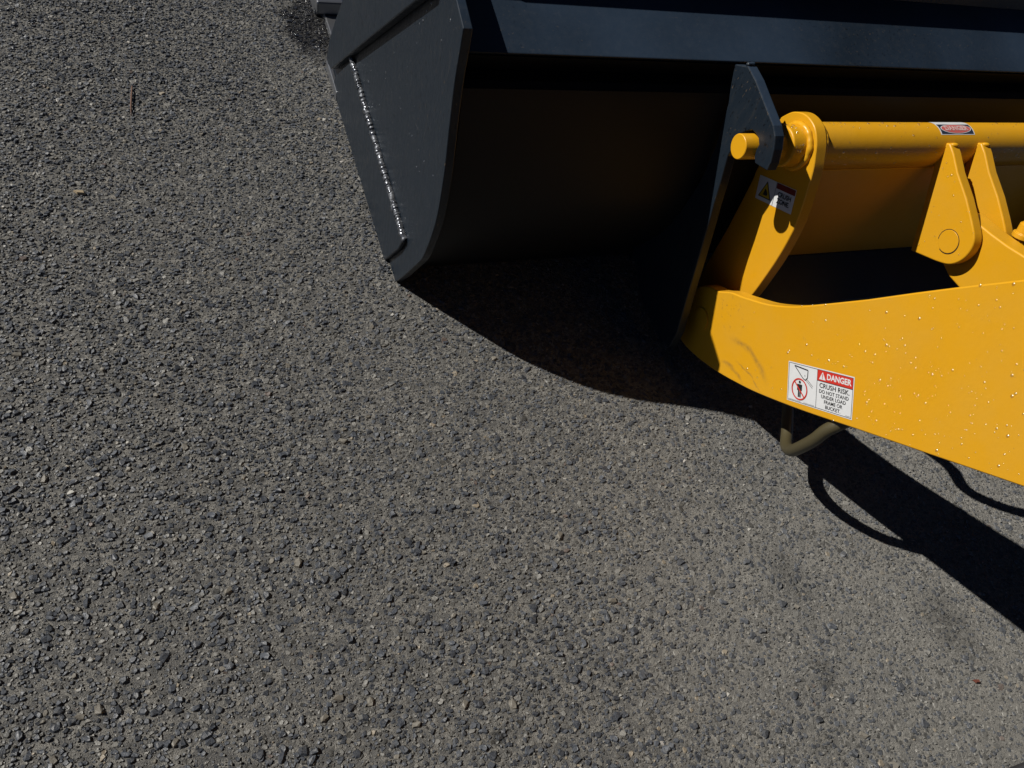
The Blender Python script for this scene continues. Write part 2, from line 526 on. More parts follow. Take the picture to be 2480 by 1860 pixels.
# the stones that show largest become parts of their own
score = rad / zb
clear = (np.abs(ub) < 1225) & (np.abs(vb) < 915) & (big_p[:, 0] < 0.0 + np.clip(-big_p[:, 1], 0, 0.8)) & ((big_p[:, 0] < -0.05) | (big_p[:, 1] < -0.1))
idx = np.argsort(-np.where(clear, score, 0))[:300]
sel = np.zeros(len(big_p), bool); sel[idx] = True
rest = ~sel
r2 = np.random.default_rng(5)
sm_p = hexgrid(-3.0, 3.6, -3.0, 3.0, 0.0090, 0.33, r2)
ks, us, vs_, zs = keep(sm_p, 160)
sm_p = sm_p[ks]
sm_p = sm_p[r2.uniform(0, 1, len(sm_p)) < 0.78]
srad = np.clip(r2.lognormal(math.log(0.0023), 0.35, len(sm_p)), 0.0011, 0.005)
shgt = srad * r2.uniform(0.45, 1.1, len(sm_p))
sme = stone_mesh('asphalt_stones', [
    stone_arrays(big_p[rest, 0], big_p[rest, 1], rad[rest], hgt[rest], colr[rest], 6, 21),
    stone_arrays(sm_p[:, 0], sm_p[:, 1], srad, shgt, grit_colors(len(sm_p), r2), 4, 22)])
so = link('asphalt_stones', sme, M['stone'], ground)
tag(so, kind='stuff')
# the same asphalt goes on all round: one laid square, repeated and turned
r3 = np.random.default_rng(8)
tp = hexgrid(0, CELL, 0, CELL, 0.0100, 0.25, r3)
tr = np.clip(r3.lognormal(math.log(0.0053), 0.35, len(tp)), 0.0026, 0.0125)
th_ = np.clip(tr * r3.uniform(0.24, 0.66, len(tp)), 0.0010, 0.0046)
tc = np.where((r3.uniform(0, 1, len(tp)) < 0.42)[:, None], grit_colors(len(tp), r3) * 0.78, stone_colors(len(tp), r3))
tile = stone_mesh('asphalt_stones', [stone_arrays(tp[:, 0] - CELL / 2, tp[:, 1] - CELL / 2, tr, th_, tc, 6, 31)])
tile.materials.append(M['stone'])
for ix in range(-9, 10):
    for iy in range(-9, 9):
        if (ix, iy) in NEAR or (0 <= ix <= 3 and iy == 0): continue
        o = bpy.data.objects.new('asphalt_stones', tile)
        o.location = ((ix + 0.5) * CELL, (iy + 0.5) * CELL, 0); o.rotation_euler = (0, 0, math.pi / 2 * random.randrange(4))
        o.parent = ground; o['kind'] = 'stuff'; col.objects.link(o)
variants = []
for k in range(14):
    z0 = np.zeros(1)
    V = stone_arrays(z0, z0, np.array([0.010]), np.array([0.0042 + 0.0002 * (k % 5)]), stone_colors(1, r1), 8, 50 + k)
    me = stone_mesh('stone', [V]); me.materials.append(M['stone']); variants.append(me)
for k, i in enumerate(idx):
    o = bpy.data.objects.new('stone', variants[k % 14])
    s = float(rad[i] / 0.010)
    o.location = (float(big_p[i, 0]), float(big_p[i, 1]), 0); o.scale = (s, s, s * 0.95)
    o.rotation_euler = (0, 0, random.uniform(0, 6.28)); o.parent = ground
    col.objects.link(o)

# ================================================================== BUCKET
WB = 2.66            # bucket width
bucket = empty('loader_bucket', 'black painted steel loader bucket resting on the asphalt, seen from behind', 'bucket')
side_prof = [(0.0, 0.004), (-0.050, 0.071)] + [tuple(p) for p in catmull([(-0.146, 0.214), (-0.179, 0.268), (-0.202, 0.331), (-0.219, 0.397), (-0.226, 0.450), (-0.225, 0.508), (-0.219, 0.569), (-0.207, 0.632), (-0.194, 0.704), (-0.187, 0.760), (-0.186, 0.810), (-0.184, 0.861)], 4)] + \
    [(-0.122, 0.882), (0.045, 0.934), (0.05, 0.992), (0.12, 0.992), (0.30, 0.86), (0.60, 0.585), (0.786, 0.386), (0.955, 0.172), (1.02, 0.06), (1.02, 0.004)]
def both_sides(name, prof, x0, x1, mat, bw=0.002, xs=WB):
    """the same plate at the near end and, turned over, at the far end"""
    out = []
    for (a, b) in ((x0, x1), (xs - x1, xs - x0)):
        V, F = plate_vf(prof, a, b)
        o = child(name, fix(mesh_from(name, V, F)), mat, bucket); bevel(o, bw); out.append(o)
    return out
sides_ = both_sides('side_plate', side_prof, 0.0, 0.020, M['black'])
# thick side cutter along the leading edge
cut_prof = [(0.923, 0.086), (0.985, 0.067), (1.008, 0.076), (0.962, 0.178), (0.880, 0.287), (0.792, 0.393), (0.60, 0.592), (0.30, 0.868), (0.12, 0.996), (0.052, 0.996), (0.047, 0.937), (-0.015, 0.918), (-0.015, 0.842)]
both_sides('side_cutter', cut_prof, -0.024, -0.0004, M['black'], 0.003)
# wear strip along the foot of the side plate, welded on
wear_prof = [(0.088, 0.004), (-0.020, 0.148), (-0.046, 0.200), (-0.03, 0.204), (0.053, 0.206), (0.189, 0.217), (0.385, 0.226), (0.542, 0.241), (0.689, 0.255), (0.80, 0.16), (0.90, 0.072), (0.95, 0.004)]
both_sides('wear_strip', wear_prof, -0.013, -0.0004, M['black'], 0.003)
for xx in (-0.005, WB + 0.005):
    pth = [(xx, y, z) for y, z in ((0.70, 0.259), (0.542, 0.244), (0.385, 0.229), (0.189, 0.220), (0.053, 0.209), (-0.044, 0.202))]
    child('weld', bead(pth, 0.0090, 0.009, 3), M['weld'], bucket)
    child('weld', bead([(xx * 0.6, y, z) for y, z in ((0.90, 0.012), (0.97, 0.012), (1.02, 0.014))], 0.008, 0.007, 5), M['weld'], bucket)
# shell: floor, heel curve and back, one bent sheet
outer = [(1.02, 0.006), (0.08, 0.006)] + [tuple(p) for p in catmull([(0.045, 0.012), (-0.060, 0.135), (-0.132, 0.232), (-0.184, 0.330), (-0.208, 0.430), (-0.208, 0.520), (-0.196, 0.620), (-0.180, 0.700), (-0.172, 0.729)], 6)]
inner = [(y + 0.022 * (1 if z > 0.02 else 0), z + (0.02 if z < 0.3 else 0.006)) for y, z in outer][::-1]
V, F = plate_vf(outer + inner, 0.0255, WB - 0.0255)
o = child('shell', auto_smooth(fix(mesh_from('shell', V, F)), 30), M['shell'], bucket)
# recessed web between shell and top box
V, F = plate_vf([(-0.105, 0.7325), (-0.092, 0.7325), (-0.130, 0.784), (-0.145, 0.7855)], 0.0255, WB - 0.0255)
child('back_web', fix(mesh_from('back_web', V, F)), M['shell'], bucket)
# narrow shelf that closes the top of the shell
V, F = plate_vf([(-0.1715, 0.7300), (-0.100, 0.7320), (-0.100, 0.719), (-0.160, 0.719)], 0.0255, WB - 0.0255)
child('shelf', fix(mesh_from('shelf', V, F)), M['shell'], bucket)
# sloping top of the box section
V, F = plate_vf([(-0.150, 0.794), (0.060, 0.8728), (0.060, 0.855), (-0.137, 0.782)], 0.0255, WB - 0.0255)
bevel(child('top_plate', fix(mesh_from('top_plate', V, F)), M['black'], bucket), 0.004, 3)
# spill guard standing on it
V, F = plate_vf([(0.040, 0.8655), (0.060, 0.873), (0.066, 0.990), (0.046, 0.990)], 0.0255, WB - 0.0255)
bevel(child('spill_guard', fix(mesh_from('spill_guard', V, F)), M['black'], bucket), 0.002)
# cutting edge and teeth
V, F = box(0.03, WB - 0.03, 1.0205, 1.40, 0.005, 0.034)
bevel(child('cutting_edge', fix(mesh_from('cutting_edge', V, F)), M['steel'], bucket), 0.004)
for (a, b) in ((-0.016, -0.0005), (WB + 0.0005, WB + 0.016)):
    V, F = box(a, b, 0.86, 1.055, 0.003, 0.040)
    bevel(child('corner_block', fix(mesh_from('corner_block', V, F)), M['steel'], bucket), 0.004)
for k in range(8):
    x = 0.0 + k * (WB - 0.10) / 7
    V, F = plate_vf([(1.36, 0.036), (1.36, 0.085), (1.46, 0.092), (1.74, 0.020), (1.74, 0.006), (1.41, 0.006), (1.41, 0.036)], x, x + 0.10)
    bevel(child('tooth', fix(mesh_from('tooth', V, F)), M['steel'] if k == 0 else M['black'], bucket), 0.006)

# hooks on the bucket's back that sit over the hitch pin
hook_prof = [(-0.196, 0.812), (-0.238, 0.805), (-0.294, 0.788), (-0.352, 0.771), (-0.372, 0.759), (-0.388, 0.736), (-0.399, 0.710), (-0.401, 0.691), (-0.358, 0.677),
             (-0.347, 0.685), (-0.341, 0.700), (-0.341, 0.714), (-0.330, 0.7225), (-0.315, 0.7245), (-0.300, 0.7225), (-0.288, 0.712), (-0.270, 0.690), (-0.270, 0.655), (-0.268, 0.628), (-0.288, 0.565), (-0.303, 0.51), (-0.319, 0.462), (-0.346, 0.37), (-0.377, 0.26), (-0.394, 0.206), (-0.408, 0.16), (-0.41, 0.10), (-0.36, 0.08), (-0.20, 0.10), (-0.075, 0.175), (-0.155, 0.29), (-0.205, 0.40), (-0.222, 0.52), (-0.215, 0.62), (-0.190, 0.715), (-0.172, 0.745), (-0.158, 0.775), (-0.152, 0.790)]
for (a, b) in ((0.665, 0.690), (WB - 0.690, WB - 0.665)):
    V, F = plate_vf(hook_prof, a, b)
    o = child('hook', fix(mesh_from('hook', V, F)), M['black'], bucket); bevel(o, 0.0025)
    child('weld', bead([(a + 0.003, -0.190, 0.812), (a + 0.012, -0.188, 0.813), (b - 0.003, -0.190, 0.812)], 0.006, 0.012, 9), M['black'], bucket)

# ================================================================== QUICK HITCH
AX, AZ, TR = -0.315, 0.690, 0.053
hitch = empty('quick_hitch', 'yellow quick hitch with round cross tube and curved end plate behind the black bucket', 'hitch')
end_prof = [tuple(p) for p in catmull([(-0.226, 0.705), (-0.241, 0.726), (-0.256, 0.740), (-0.281, 0.753), (-0.308, 0.757), (-0.335, 0.752), (-0.360, 0.734), (-0.379, 0.709), (-0.394, 0.685), (-0.411, 0.645), (-0.428, 0.598), (-0.440, 0.550), (-0.447, 0.474), (-0.446, 0.39), (-0.440, 0.314), (-0.417, 0.229)], 4)] + \
    [(-0.38, 0.185), (-0.32, 0.16), (-0.258, 0.177), (-0.247, 0.232), (-0.250, 0.379), (-0.244, 0.531), (-0.233, 0.609), (-0.224, 0.677)]
tube_x0, tube_x1 = 0.8305, WB - 0.8305
ends = []
for (a, b) in ((0.80, 0.83), (WB - 0.83, WB - 0.80)):
    V, F = plate_vf(end_prof, a, b)
    o = child('end_plate', auto_smooth(fix(mesh_from('end_plate', V, F))), M['yellow'], hitch); bevel(o, 0.0025)
    ends.append(o)
sides_n = 56
V, F = cyl_x(tube_x0, tube_x1, AX, AZ, TR, sides_n)
tube = child('cross_tube', auto_smooth(fix(mesh_from('cross_tube', V, F))), M['yellow'], hitch)
# fillet welds round the tube at its ends
for xx in (tube_x0 + 0.003, tube_x1 - 0.003):
    ring = [(xx, AX + (TR + 0.002) * math.cos(t), AZ + (TR + 0.002) * math.sin(t)) for t in np.linspace(0, 2 * math.pi, 60)]
    child('weld', bead(ring, 0.0065, 0.012, 12, 0.35), M['yellow'], hitch)
for (a, b, c, d) in ((0.637, 0.7995, 0.752, 0.7995), (WB - 0.7995, WB - 0.637, WB - 0.7995, WB - 0.752)):
    V, F = cyl_x(a, b, AX, AZ, 0.0280, 36)
    o = child('pin', auto_smooth(fix(mesh_from('pin', V, F))), M['yellow'], hitch); bevel(o, 0.002)
    V, F = cyl_x(c, d, AX, AZ, 0.046, 44)
    o = child('collar', auto_smooth(fix(mesh_from('collar', V, F))), M['yellow'], hitch); bevel(o, 0.004, 3)
    ring = [(b if a < 1 else a, AX + 0.048 * math.cos(t), AZ + 0.048 * math.sin(t)) for t in np.linspace(0, 2 * math.pi, 54)]
    child('weld', bead([(x - 0.004 if a < 1 else x + 0.004, y, z) for x, y, z in ring], 0.008, 0.014, 14, 0.4), M['yellow'], hitch)
# inner face panel below the tube
V, F = plate_vf([(-0.352, 0.650), (-0.336, 0.652), (-0.288, 0.318), (-0.303, 0.318)], 0.8305, WB - 0.8305)
bevel(child('face_panel', fix(mesh_from('face_panel', V, F)), M['yellow'], hitch), 0.003)
V, F = plate_vf([(-0.3010, 0.3165), (-0.442, 0.272), (-0.442, 0.256), (-0.3010, 0.300)], 0.8305, WB - 0.8305)
bevel(child('lower_plate', fix(mesh_from('lower_plate', V, F)), M['black'], hitch), 0.003)  # black rather than hitch yellow, to stand in for the recess's shade
# two lugs that carry the tilt linkage
lug1 = [(-0.347, 0.721), (-0.347, 0.702), (-0.365, 0.667), (-0.413, 0.577), (-0.465, 0.476), (-0.503, 0.493), (-0.538, 0.509)] + \
       [tuple(p) for p in catmull([(-0.538, 0.509), (-0.571, 0.529), (-0.589, 0.558), (-0.591, 0.592), (-0.576, 0.621), (-0.541, 0.644)], 4)][1:] + \
       [(-0.492, 0.670), (-0.430, 0.696), (-0.388, 0.720), (-0.364, 0.730)]
for k, (a, b, dy) in enumerate(((1.205, 1.233, 0.0), (1.310, 1.338, 0.0))):
    V, F = plate_vf([(y + dy, z) for y, z in lug1], a, b)
    o = child('lug', auto_smooth(fix(mesh_from('lug', V, F))), M['yellow'], hitch); bevel(o, 0.0035, 3)
    wp = catmull([(a - 0.002, -0.352, 0.690), (a + 0.002, -0.356, 0.712), (a + 0.010, -0.366, 0.727), (b - 0.008, -0.370, 0.727), (b + 0.001, -0.366, 0.712)], 5)
    V, F = sweep(wp, [0.003 + 0.0025 * math.sin(math.pi * q / (len(wp) - 1)) for q in range(len(wp))], 10)
    child('weld', mesh_from('weld', V, F, smooth=True), M['yellow'], hitch)
PY, PZ = -0.531, 0.568
V, F = cyl_x(1.2035, 1.352, PY, PZ, 0.0285, 48)
o = child('linkage_pin', auto_smooth(fix(mesh_from('linkage_pin', V, F))), M['yellow'], hitch); bevel(o, 0.0008)
# dark gap round the pin head
ri, ro = 0.0287, 0.0305
V = []; F = []
for k in range(40):
    t = -0.5 + 2 * math.pi * 0.86 * k / 39
    V += [(1.2042, PY + ri * math.cos(t), PZ + ri * math.sin(t)), (1.2042, PY + ro * math.cos(t), PZ + ro * math.sin(t))]
for k in range(39): F.append((2 * k, 2 * k + 1, 2 * k + 3, 2 * k + 2))
child('pin_gap', mesh_from('pin_gap', V, F), M['ink'], hitch)

# ================================================================== WHEEL LOADER: boom, linkage, hoses, tyre
loader = empty('wheel_loader', 'yellow wheel loader boom with danger decal and hanging hydraulic hose', 'loader')
boom_top = [tuple(p) for p in catmull([(-0.312, 0.215), (-0.332, 0.255), (-0.364, 0.286), (-0.401, 0.307), (-0.437, 0.341), (-0.473, 0.364), (-0.500, 0.383), (-0.556, 0.424), (-0.612, 0.477), (-0.651, 0.522), (-0.698, 0.580)], 3)] + \
    [(-0.754, 0.650), (-0.825, 0.744), (-0.893, 0.832), (-0.955, 0.910), (-1.045, 1.020), (-1.20, 1.19), (-1.45, 1.40), (-1.9, 1.62)]
boom_bot = [(-1.9, 1.18), (-1.60, 1.00), (-1.317, 0.769), (-1.208, 0.676), (-1.066, 0.556), (-0.916, 0.430)] + \
    [tuple(p) for p in catmull([(-0.916, 0.430), (-0.803, 0.334), (-0.689, 0.244), (-0.623, 0.198), (-0.546, 0.150), (-0.460, 0.107), (-0.385, 0.082), (-0.340, 0.088), (-0.312, 0.125), (-0.308, 0.170)], 4)][1:]
booms = []
for (sgn) in (0,):
    a, b = (0.73, 0.768) if not sgn else (WB - 0.768, WB - 0.73)
    V, F = plate_vf(boom_top + boom_bot, a, b)
    o = child('boom_arm', auto_smooth(fix(mesh_from('boom_arm', V, F))), M['yellow'], loader); bevel(o, 0.003)
    booms.append(o)
    V, F = cyl_x(a - 0.004, b + 0.02, -0.40, 0.20, 0.030, 32)
    child('pivot_pin', auto_smooth(fix(mesh_from('pivot_pin', V, F))), M['yellow'], loader)
# tilt lever pinned between the lugs
lev = [(-0.478, 0.610), (-0.506, 0.6315), (-0.534, 0.6325), (-0.585, 0.639), (-0.635, 0.648), (-0.682, 0.660), (-0.768, 0.680), (-0.85, 0.690), (-0.87, 0.655), (-0.82, 0.56), (-0.65, 0.492), (-0.575, 0.490), (-0.515, 0.505), (-0.480, 0.535), (-0.468, 0.575)]
V, F = plate_vf(lev, 1.237, 1.290)
bevel(child('tilt_lever', auto_smooth(fix(mesh_from('tilt_lever', V, F))), M['yellow'], loader), 0.004, 3)
# grease fitting
def stack(segs, base, axis, sides=12):
    axis = Vector(axis).normalized(); pts = []; rr = []
    h = 0
    for (L, r) in segs:
        pts += [Vector(base) + axis * h, Vector(base) + axis * (h + L)]; rr += [r, r]; h += L + 1e-5
    return sweep(pts, rr, sides)
V, F = stack([(0.014, 0.020), (0.012, 0.026), (0.022, 0.021), (0.004, 0.017), (0.014, 0.014), (0.006, 0.011)], (1.318, -0.611, 0.628), (0.05, 0.30, 1.0), 14)
bevel(child('grease_fitting', auto_smooth(fix(mesh_from('grease_fitting', V, F)), 30), M['yellow'], loader), 0.0012)

def hose(pts, r, mat, n=8):
    V, F = sweep(catmull(pts, n), r, 16)
    return child('hydraulic_hose', mesh_from('hydraulic_hose', V, F, smooth=True), mat, loader)
hose([(0.92, -0.50, 0.27), (0.90, -0.60, 0.19), (0.88, -0.68, 0.145), (0.85, -0.741, 0.129), (0.815, -0.785, 0.140), (0.785, -0.820, 0.178), (0.760, -0.845, 0.233), (0.745, -0.867, 0.304), (0.748, -0.877, 0.369), (0.784, -0.905, 0.45), (0.788, -1.02, 0.60), (0.786, -1.2, 0.80), (0.786, -1.55, 1.12)], 0.0150, M['rubber'])
hose([(0.93, -0.47, 0.24), (0.955, -0.53, 0.35), (0.987, -0.644, 0.42), (0.997, -0.729, 0.415), (1.046, -0.785, 0.42), (1.132, -0.835, 0.43), (1.25, -0.87, 0.45), (1.32, -0.95, 0.52)], 0.016, M['hose_black'])

# front tyre, its tread just reaches the picture's lower edge
tyx0, tyx1, tyy, tyz, tyr = 0.44, 0.84, -2.066, 0.505, 0.478
prof = [(0.0, 0.30), (-0.02, 0.34), (-0.012, 0.42), (0.03, 0.465), (0.08, 0.478), (0.20, 0.482), (0.32, 0.478), (0.37, 0.465), (0.412, 0.42), (0.42, 0.34), (0.40, 0.30)]
V = []; F = []; NS = 64
for k in range(NS):
    t = 2 * math.pi * k / NS
    for (x, r) in prof: V.append((tyx0 + x, tyy + r * math.cos(t), tyz + r * math.sin(t)))
np_ = len(prof)
for k in range(NS):
    for i in range(np_ - 1):
        F.append((k * np_ + i, ((k + 1) % NS) * np_ + i, ((k + 1) % NS) * np_ + i + 1, k * np_ + i + 1))
ps = [(V, F)]
for k in range(44):
    t = 2 * math.pi * (k // 2) / 22 + (0.14 if k % 2 else 0)
    xa_, xb_ = (tyx0 + 0.005, tyx0 + 0.20) if k % 2 == 0 else (tyx0 + 0.20, tyx0 + 0.395)
    vv = []
    for (x, sh) in ((xa_, 0.0 if k % 2 == 0 else 0.10), (xb_, 0.10 if k % 2 == 0 else 0.0)):
        for (dt, r) in ((-0.062, 0.46), (-0.052, 0.502), (0.052, 0.502), (0.062, 0.46)):
            a = t + dt + sh; vv.append((x, tyy + r * math.cos(a), tyz + r * math.sin(a)))
    ps.append((vv, [(0, 1, 2, 3), (7, 6, 5, 4), (0, 4, 5, 1), (1, 5, 6, 2), (2, 6, 7, 3), (3, 7, 4, 0)]))
V, F = merge(ps)
tyre = child('tyre', auto_smooth(fix(mesh_from('tyre', V, F)), 40), M['tyre'], loader)
V, F = cyl_x(tyx0 + 0.05, tyx0 + 0.35, tyy, tyz, 0.305, 48)
child('rim', auto_smooth(fix(mesh_from('rim', V, F))), M['yellow'], tyre)

# unseen machine body, added to block light: front frame, hood, cab, far tyre
V, F = plate_vf([(-1.32, 0.50), (-1.25, 0.70), (-1.38, 1.20), (-1.75, 1.70), (-2.35, 1.80), (-2.75, 1.15), (-2.75, 0.45), (-1.8, 0.40)], 0.96, 1.72)
bevel(child('front_frame_blocker', fix(mesh_from('front_frame_blocker', V, F)), M['black'], loader), 0.02, 3)  # black and set forward to keep sky and bounce light off the hitch
V, F = plate_vf([(-2.80, 0.70), (-2.72, 1.30), (-2.60, 1.75), (-2.85, 2.95), (-4.20, 2.95), (-4.30, 1.30), (-4.25, 0.70)], 0.62, 2.04)
cabo = bevel(child('cab', fix(mesh_from('cab', V, F)), M['black'], loader), 0.03, 3)
V, F = plate_vf([(-2.61, 1.82), (-2.585, 1.82), (-2.80, 2.82), (-2.83, 2.82)], 0.70, 1.96)
child('windscreen', fix(mesh_from('windscreen', V, F)), M['navy'], cabo)
V, F = plate_vf([(-4.31, 0.70), (-4.31, 1.65), (-5.60, 1.50), (-5.75, 0.95), (-5.70, 0.70)], 0.70, 1.96)
bevel(child('hood', fix(mesh_from('hood', V, F)), M['black'], loader), 0.04, 3)
for dx, dy in ((WB - 1.32, 0.0), (0.0, -2.6), (WB - 1.32, -2.6)):
    t2 = tyre.copy(); col.objects.link(t2); t2.location = Vector(tyre.location) + Vector((dx, dy, 0))
    for ch in list(tyre.children):
        c2 = ch.copy(); col.objects.link(c2); c2.parent = t2

# ================================================================== DECALS
def text_mesh(body, size, bold=0.0):
    cu = bpy.data.curves.new('t', 'FONT'); cu.body = body; cu.size = size; cu.align_x = 'CENTER'; cu.align_y = 'CENTER'
    cu.offset = bold; cu.resolution_u = 3
    ob = bpy.data.objects.new('t', cu); col.objects.link(ob)
    bpy.context.view_layer.update()
    dg = bpy.context.evaluated_depsgraph_get()
    me = ob.evaluated_get(dg).to_mesh()
    V = [(v.co.x, v.co.y) for v in me.vertices]; F = [tuple(p.vertices) for p in me.polygons]
    ob.evaluated_get(dg).to_mesh_clear()
    bpy.data.objects.remove(ob); bpy.data.curves.remove(cu)
    return V, F

class Decal:
    def __init__(self): self.V = []; self.F = []; self.mi = []
    def poly(self, pts, layer, mi):
        o = len(self.V); self.V += [(x, y, layer) for x, y in pts]; self.F.append(tuple(range(o, o + len(pts)))); self.mi.append(mi)
    def rect(self, x0, y0, x1, y1, layer, mi): self.poly([(x0, y0), (x1, y0), (x1, y1), (x0, y1)], layer, mi)
    def line(self, a, b, w, layer, mi):
        a = np.array(a); b = np.array(b); d = (b - a) / np.linalg.norm(b - a); nn = np.array([-d[1], d[0]]) * w / 2
        self.poly([tuple(a + nn), tuple(a - nn), tuple(b - nn), tuple(b + nn)], layer, mi)
    def disc(self, c, r, layer, mi, k=20): self.poly([(c[0] + r * math.cos(2 * math.pi * i / k), c[1] + r * math.sin(2 * math.pi * i / k)) for i in range(k)], layer, mi)
    def ring(self, c, r0, r1, layer, mi, k=40):
        for i in range(k):
            a, b = 2 * math.pi * i / k, 2 * math.pi * (i + 1) / k
            self.poly([(c[0] + r0 * math.cos(a), c[1] + r0 * math.sin(a)), (c[0] + r1 * math.cos(a), c[1] + r1 * math.sin(a)), (c[0] + r1 * math.cos(b), c[1] + r1 * math.sin(b)), (c[0] + r0 * math.cos(b), c[1] + r0 * math.sin(b))], layer, mi)
    def text(self, body, c, size, layer, mi, bold=0.0, sx=1.0):
        V, F = text_mesh(body, size, bold); o = len(self.V)
        self.V += [(c[0] + x * sx, c[1] + y, layer) for x, y in V]; self.F += [tuple(i + o for i in f) for f in F]; self.mi += [mi] * len(F)
    def build(self, name, mapf, mats, root):
        me = mesh_from(name, [mapf(u, v, l) for u, v, l in self.V], self.F, mi=self.mi)
        return child(name, me, mats, root)

def plane_map(x0, o, e1, e2, step=0.00035):
    return lambda u, v, l: (x0 - 0.0006 - l * step, o[0] + e1[0] * u + e2[0] * v, o[1] + e1[1] * u + e2[1] * v)

# danger decal on the boom, 200 x 93 mm
D = Decal(); Wd, Hd = 0.199, 0.0925
D.rect(0, 0, Wd, Hd, 0, 0)
i = 0.0028
for a, b in (((i, i), (Wd - i, i)), ((Wd - i, i), (Wd - i, Hd - i)), ((Wd - i, Hd - i), (i, Hd - i)), ((i, Hd - i), (i, i))): D.line(a, b, 0.0011, 1, 2)
xm = 0.093
D.line((xm, i), (xm, Hd - i), 0.0011, 1, 2)
D.rect(xm + 0.0006, 0.0655, Wd - i - 0.0006, Hd - i - 0.0006, 1, 1)
D.line((xm, 0.0655), (Wd - i, 0.0655), 0.0012, 2, 2)
D.poly([(xm + 0.006, 0.069), (xm + 0.026, 0.069), (xm + 0.016, 0.0865)], 2, 0)
D.rect(xm + 0.0151, 0.0738, xm + 0.0169, 0.0815, 3, 1); D.rect(xm + 0.0151, 0.0708, xm + 0.0169, 0.0726, 3, 1)
D.text('DANGER', (xm + 0.0635, 0.0775), 0.0180, 2, 0, 0.0006, 0.96)
D.text('CRUSH RISK.', (xm + 0.052, 0.0555), 0.0150, 2, 2, 0.00015, 1.04)
for t, y in (('DO NOT STAND', 0.0425), ('UNDER LOAD', 0.0317), ('FRAME OR', 0.0209), ('BUCKET.', 0.0101)):
    D.text(t, (xm + 0.051, y), 0.0112, 2, 2, 0.0001, 1.02)
bk = [(0.021, 0.0855), (0.064, 0.0815), (0.0635, 0.0640), (0.057, 0.0575), (0.0495, 0.0605)]
for q in range(5): D.line(bk[q], bk[(q + 1) % 5], 0.0026 if q == 0 else 0.0020, 2, 2)
D.disc((0.055, 0.0675), 0.0012, 2, 2, 10)
D.line((0.060, 0.062), (0.081, 0.0475), 0.0011, 2, 2); D.line((0.058, 0.059), (0.080, 0.0435), 0.0011, 2, 2)
pc = (0.040, 0.0335)
D.disc((pc[0], pc[1] + 0.0165), 0.0034, 2, 2, 14)
D.poly([(pc[0] - 0.0078, pc[1] + 0.0115), (pc[0] + 0.0078, pc[1] + 0.0115), (pc[0] + 0.0075, pc[1] - 0.003), (pc[0] - 0.0075, pc[1] - 0.003)], 2, 2)
D.rect(pc[0] - 0.0045, pc[1] - 0.0185, pc[0] - 0.0006, pc[1] - 0.003, 2, 2); D.rect(pc[0] + 0.0006, pc[1] - 0.0185, pc[0] + 0.0045, pc[1] - 0.003, 2, 2)
D.ring(pc, 0.0222, 0.0255, 3, 1)
D.line((pc[0] - 0.0165, pc[1] + 0.0165), (pc[0] + 0.0165, pc[1] - 0.0165), 0.0032, 4, 1)
D.line((0.006, 0.0055), (0.045, 0.0055), 0.0010, 2, 3); D.line((0.055, 0.0055), (0.088, 0.0055), 0.0010, 2, 3); D.line((Wd - 0.018, 0.0058), (Wd - 0.006, 0.0058), 0.0012, 2, 3)
M['grey_ink'] = simple('decal_grey', (0.30, 0.31, 0.32), 0.4)
dm = [M['white'], M['red'], M['ink'], M['grey_ink']]
e1 = np.array([-0.151, 0.1305]); e1 /= np.linalg.norm(e1); e2 = np.array([-e1[1] * -1, -e1[0]]);
e2 = np.array([e1[1], -e1[0]])
D.build('danger_decal', plane_map(0.73, (-0.757, 0.3145), e1, e2), dm, booms[0])['label'] = 'white and red decal reading DANGER CRUSH RISK'

# crush zone decal on the hitch end plate
D = Decal(); Wd, Hd = 0.138, 0.0575
D.rect(0, 0, Wd, Hd, 0, 0)
D.line((0.067, 0), (0.067, Hd), 0.0012, 1, 2)
D.poly([(0.009, 0.009), (0.058, 0.009), (0.0335, 0.051)], 1, 2)
D.poly([(0.0135, 0.0115), (0.0535, 0.0115), (0.0335, 0.0460)], 2, 3)
D.poly([(0.026, 0.016), (0.041, 0.016), (0.043, 0.021), (0.036, 0.030), (0.031, 0.032), (0.029, 0.024)], 3, 2)
D.rect(0.0685, 0.043, Wd - 0.0015, Hd - 0.001, 1, 1)
D.text('CRUSH', (0.103, 0.0315), 0.0155, 2, 2, 0.0005, 1.0); D.text('ZONE.', (0.103, 0.0165), 0.0155, 2, 2, 0.0005, 1.0)
e1 = np.array([-0.063, 0.0275]); e1 /= np.linalg.norm(e1); e2 = np.array([e1[1], -e1[0]])
D.build('crush_zone_decal', plane_map(0.80, (-0.2825, 0.512), e1, e2), [M['white'], M['dark_red'], M['ink'], M['decal_yellow']], ends[0])['label'] = 'white decal with yellow triangle reading CRUSH ZONE'

# worn decal wrapped over the tube: white field, navy box with a red oval
D = Decal(); Wd = 0.112
arc = TR * math.radians(1)
def grid(x0, y0, x1, y1, layer, mi, k=8):
    for q in range(k): D.rect(x0, y0 + (y1 - y0) * q / k, x1, y0 + (y1 - y0) * (q + 1) / k, layer, mi)
grid(0, 0, Wd, 0.078, 0, 0, 16)
grid(0.003, 0.002, Wd - 0.003, 0.0335, 1, 1, 8)
ell = lambda a, b, l, mi: [D.poly([(Wd / 2, 0.0175), (Wd / 2 + a * math.cos(t), 0.0175 + b * math.sin(t)), (Wd / 2 + a * math.cos(t2), 0.0175 + b * math.sin(t2))], l, mi) for t, t2 in zip(np.linspace(0, 2 * math.pi, 37)[:-1], np.linspace(0, 2 * math.pi, 37)[1:])]
ell(0.0500, 0.0145, 2, 0); ell(0.0475, 0.0130, 3, 2)
D.text('DANGER', (Wd / 2, 0.0178), 0.0185, 4, 3, 0.0008, 1.0)
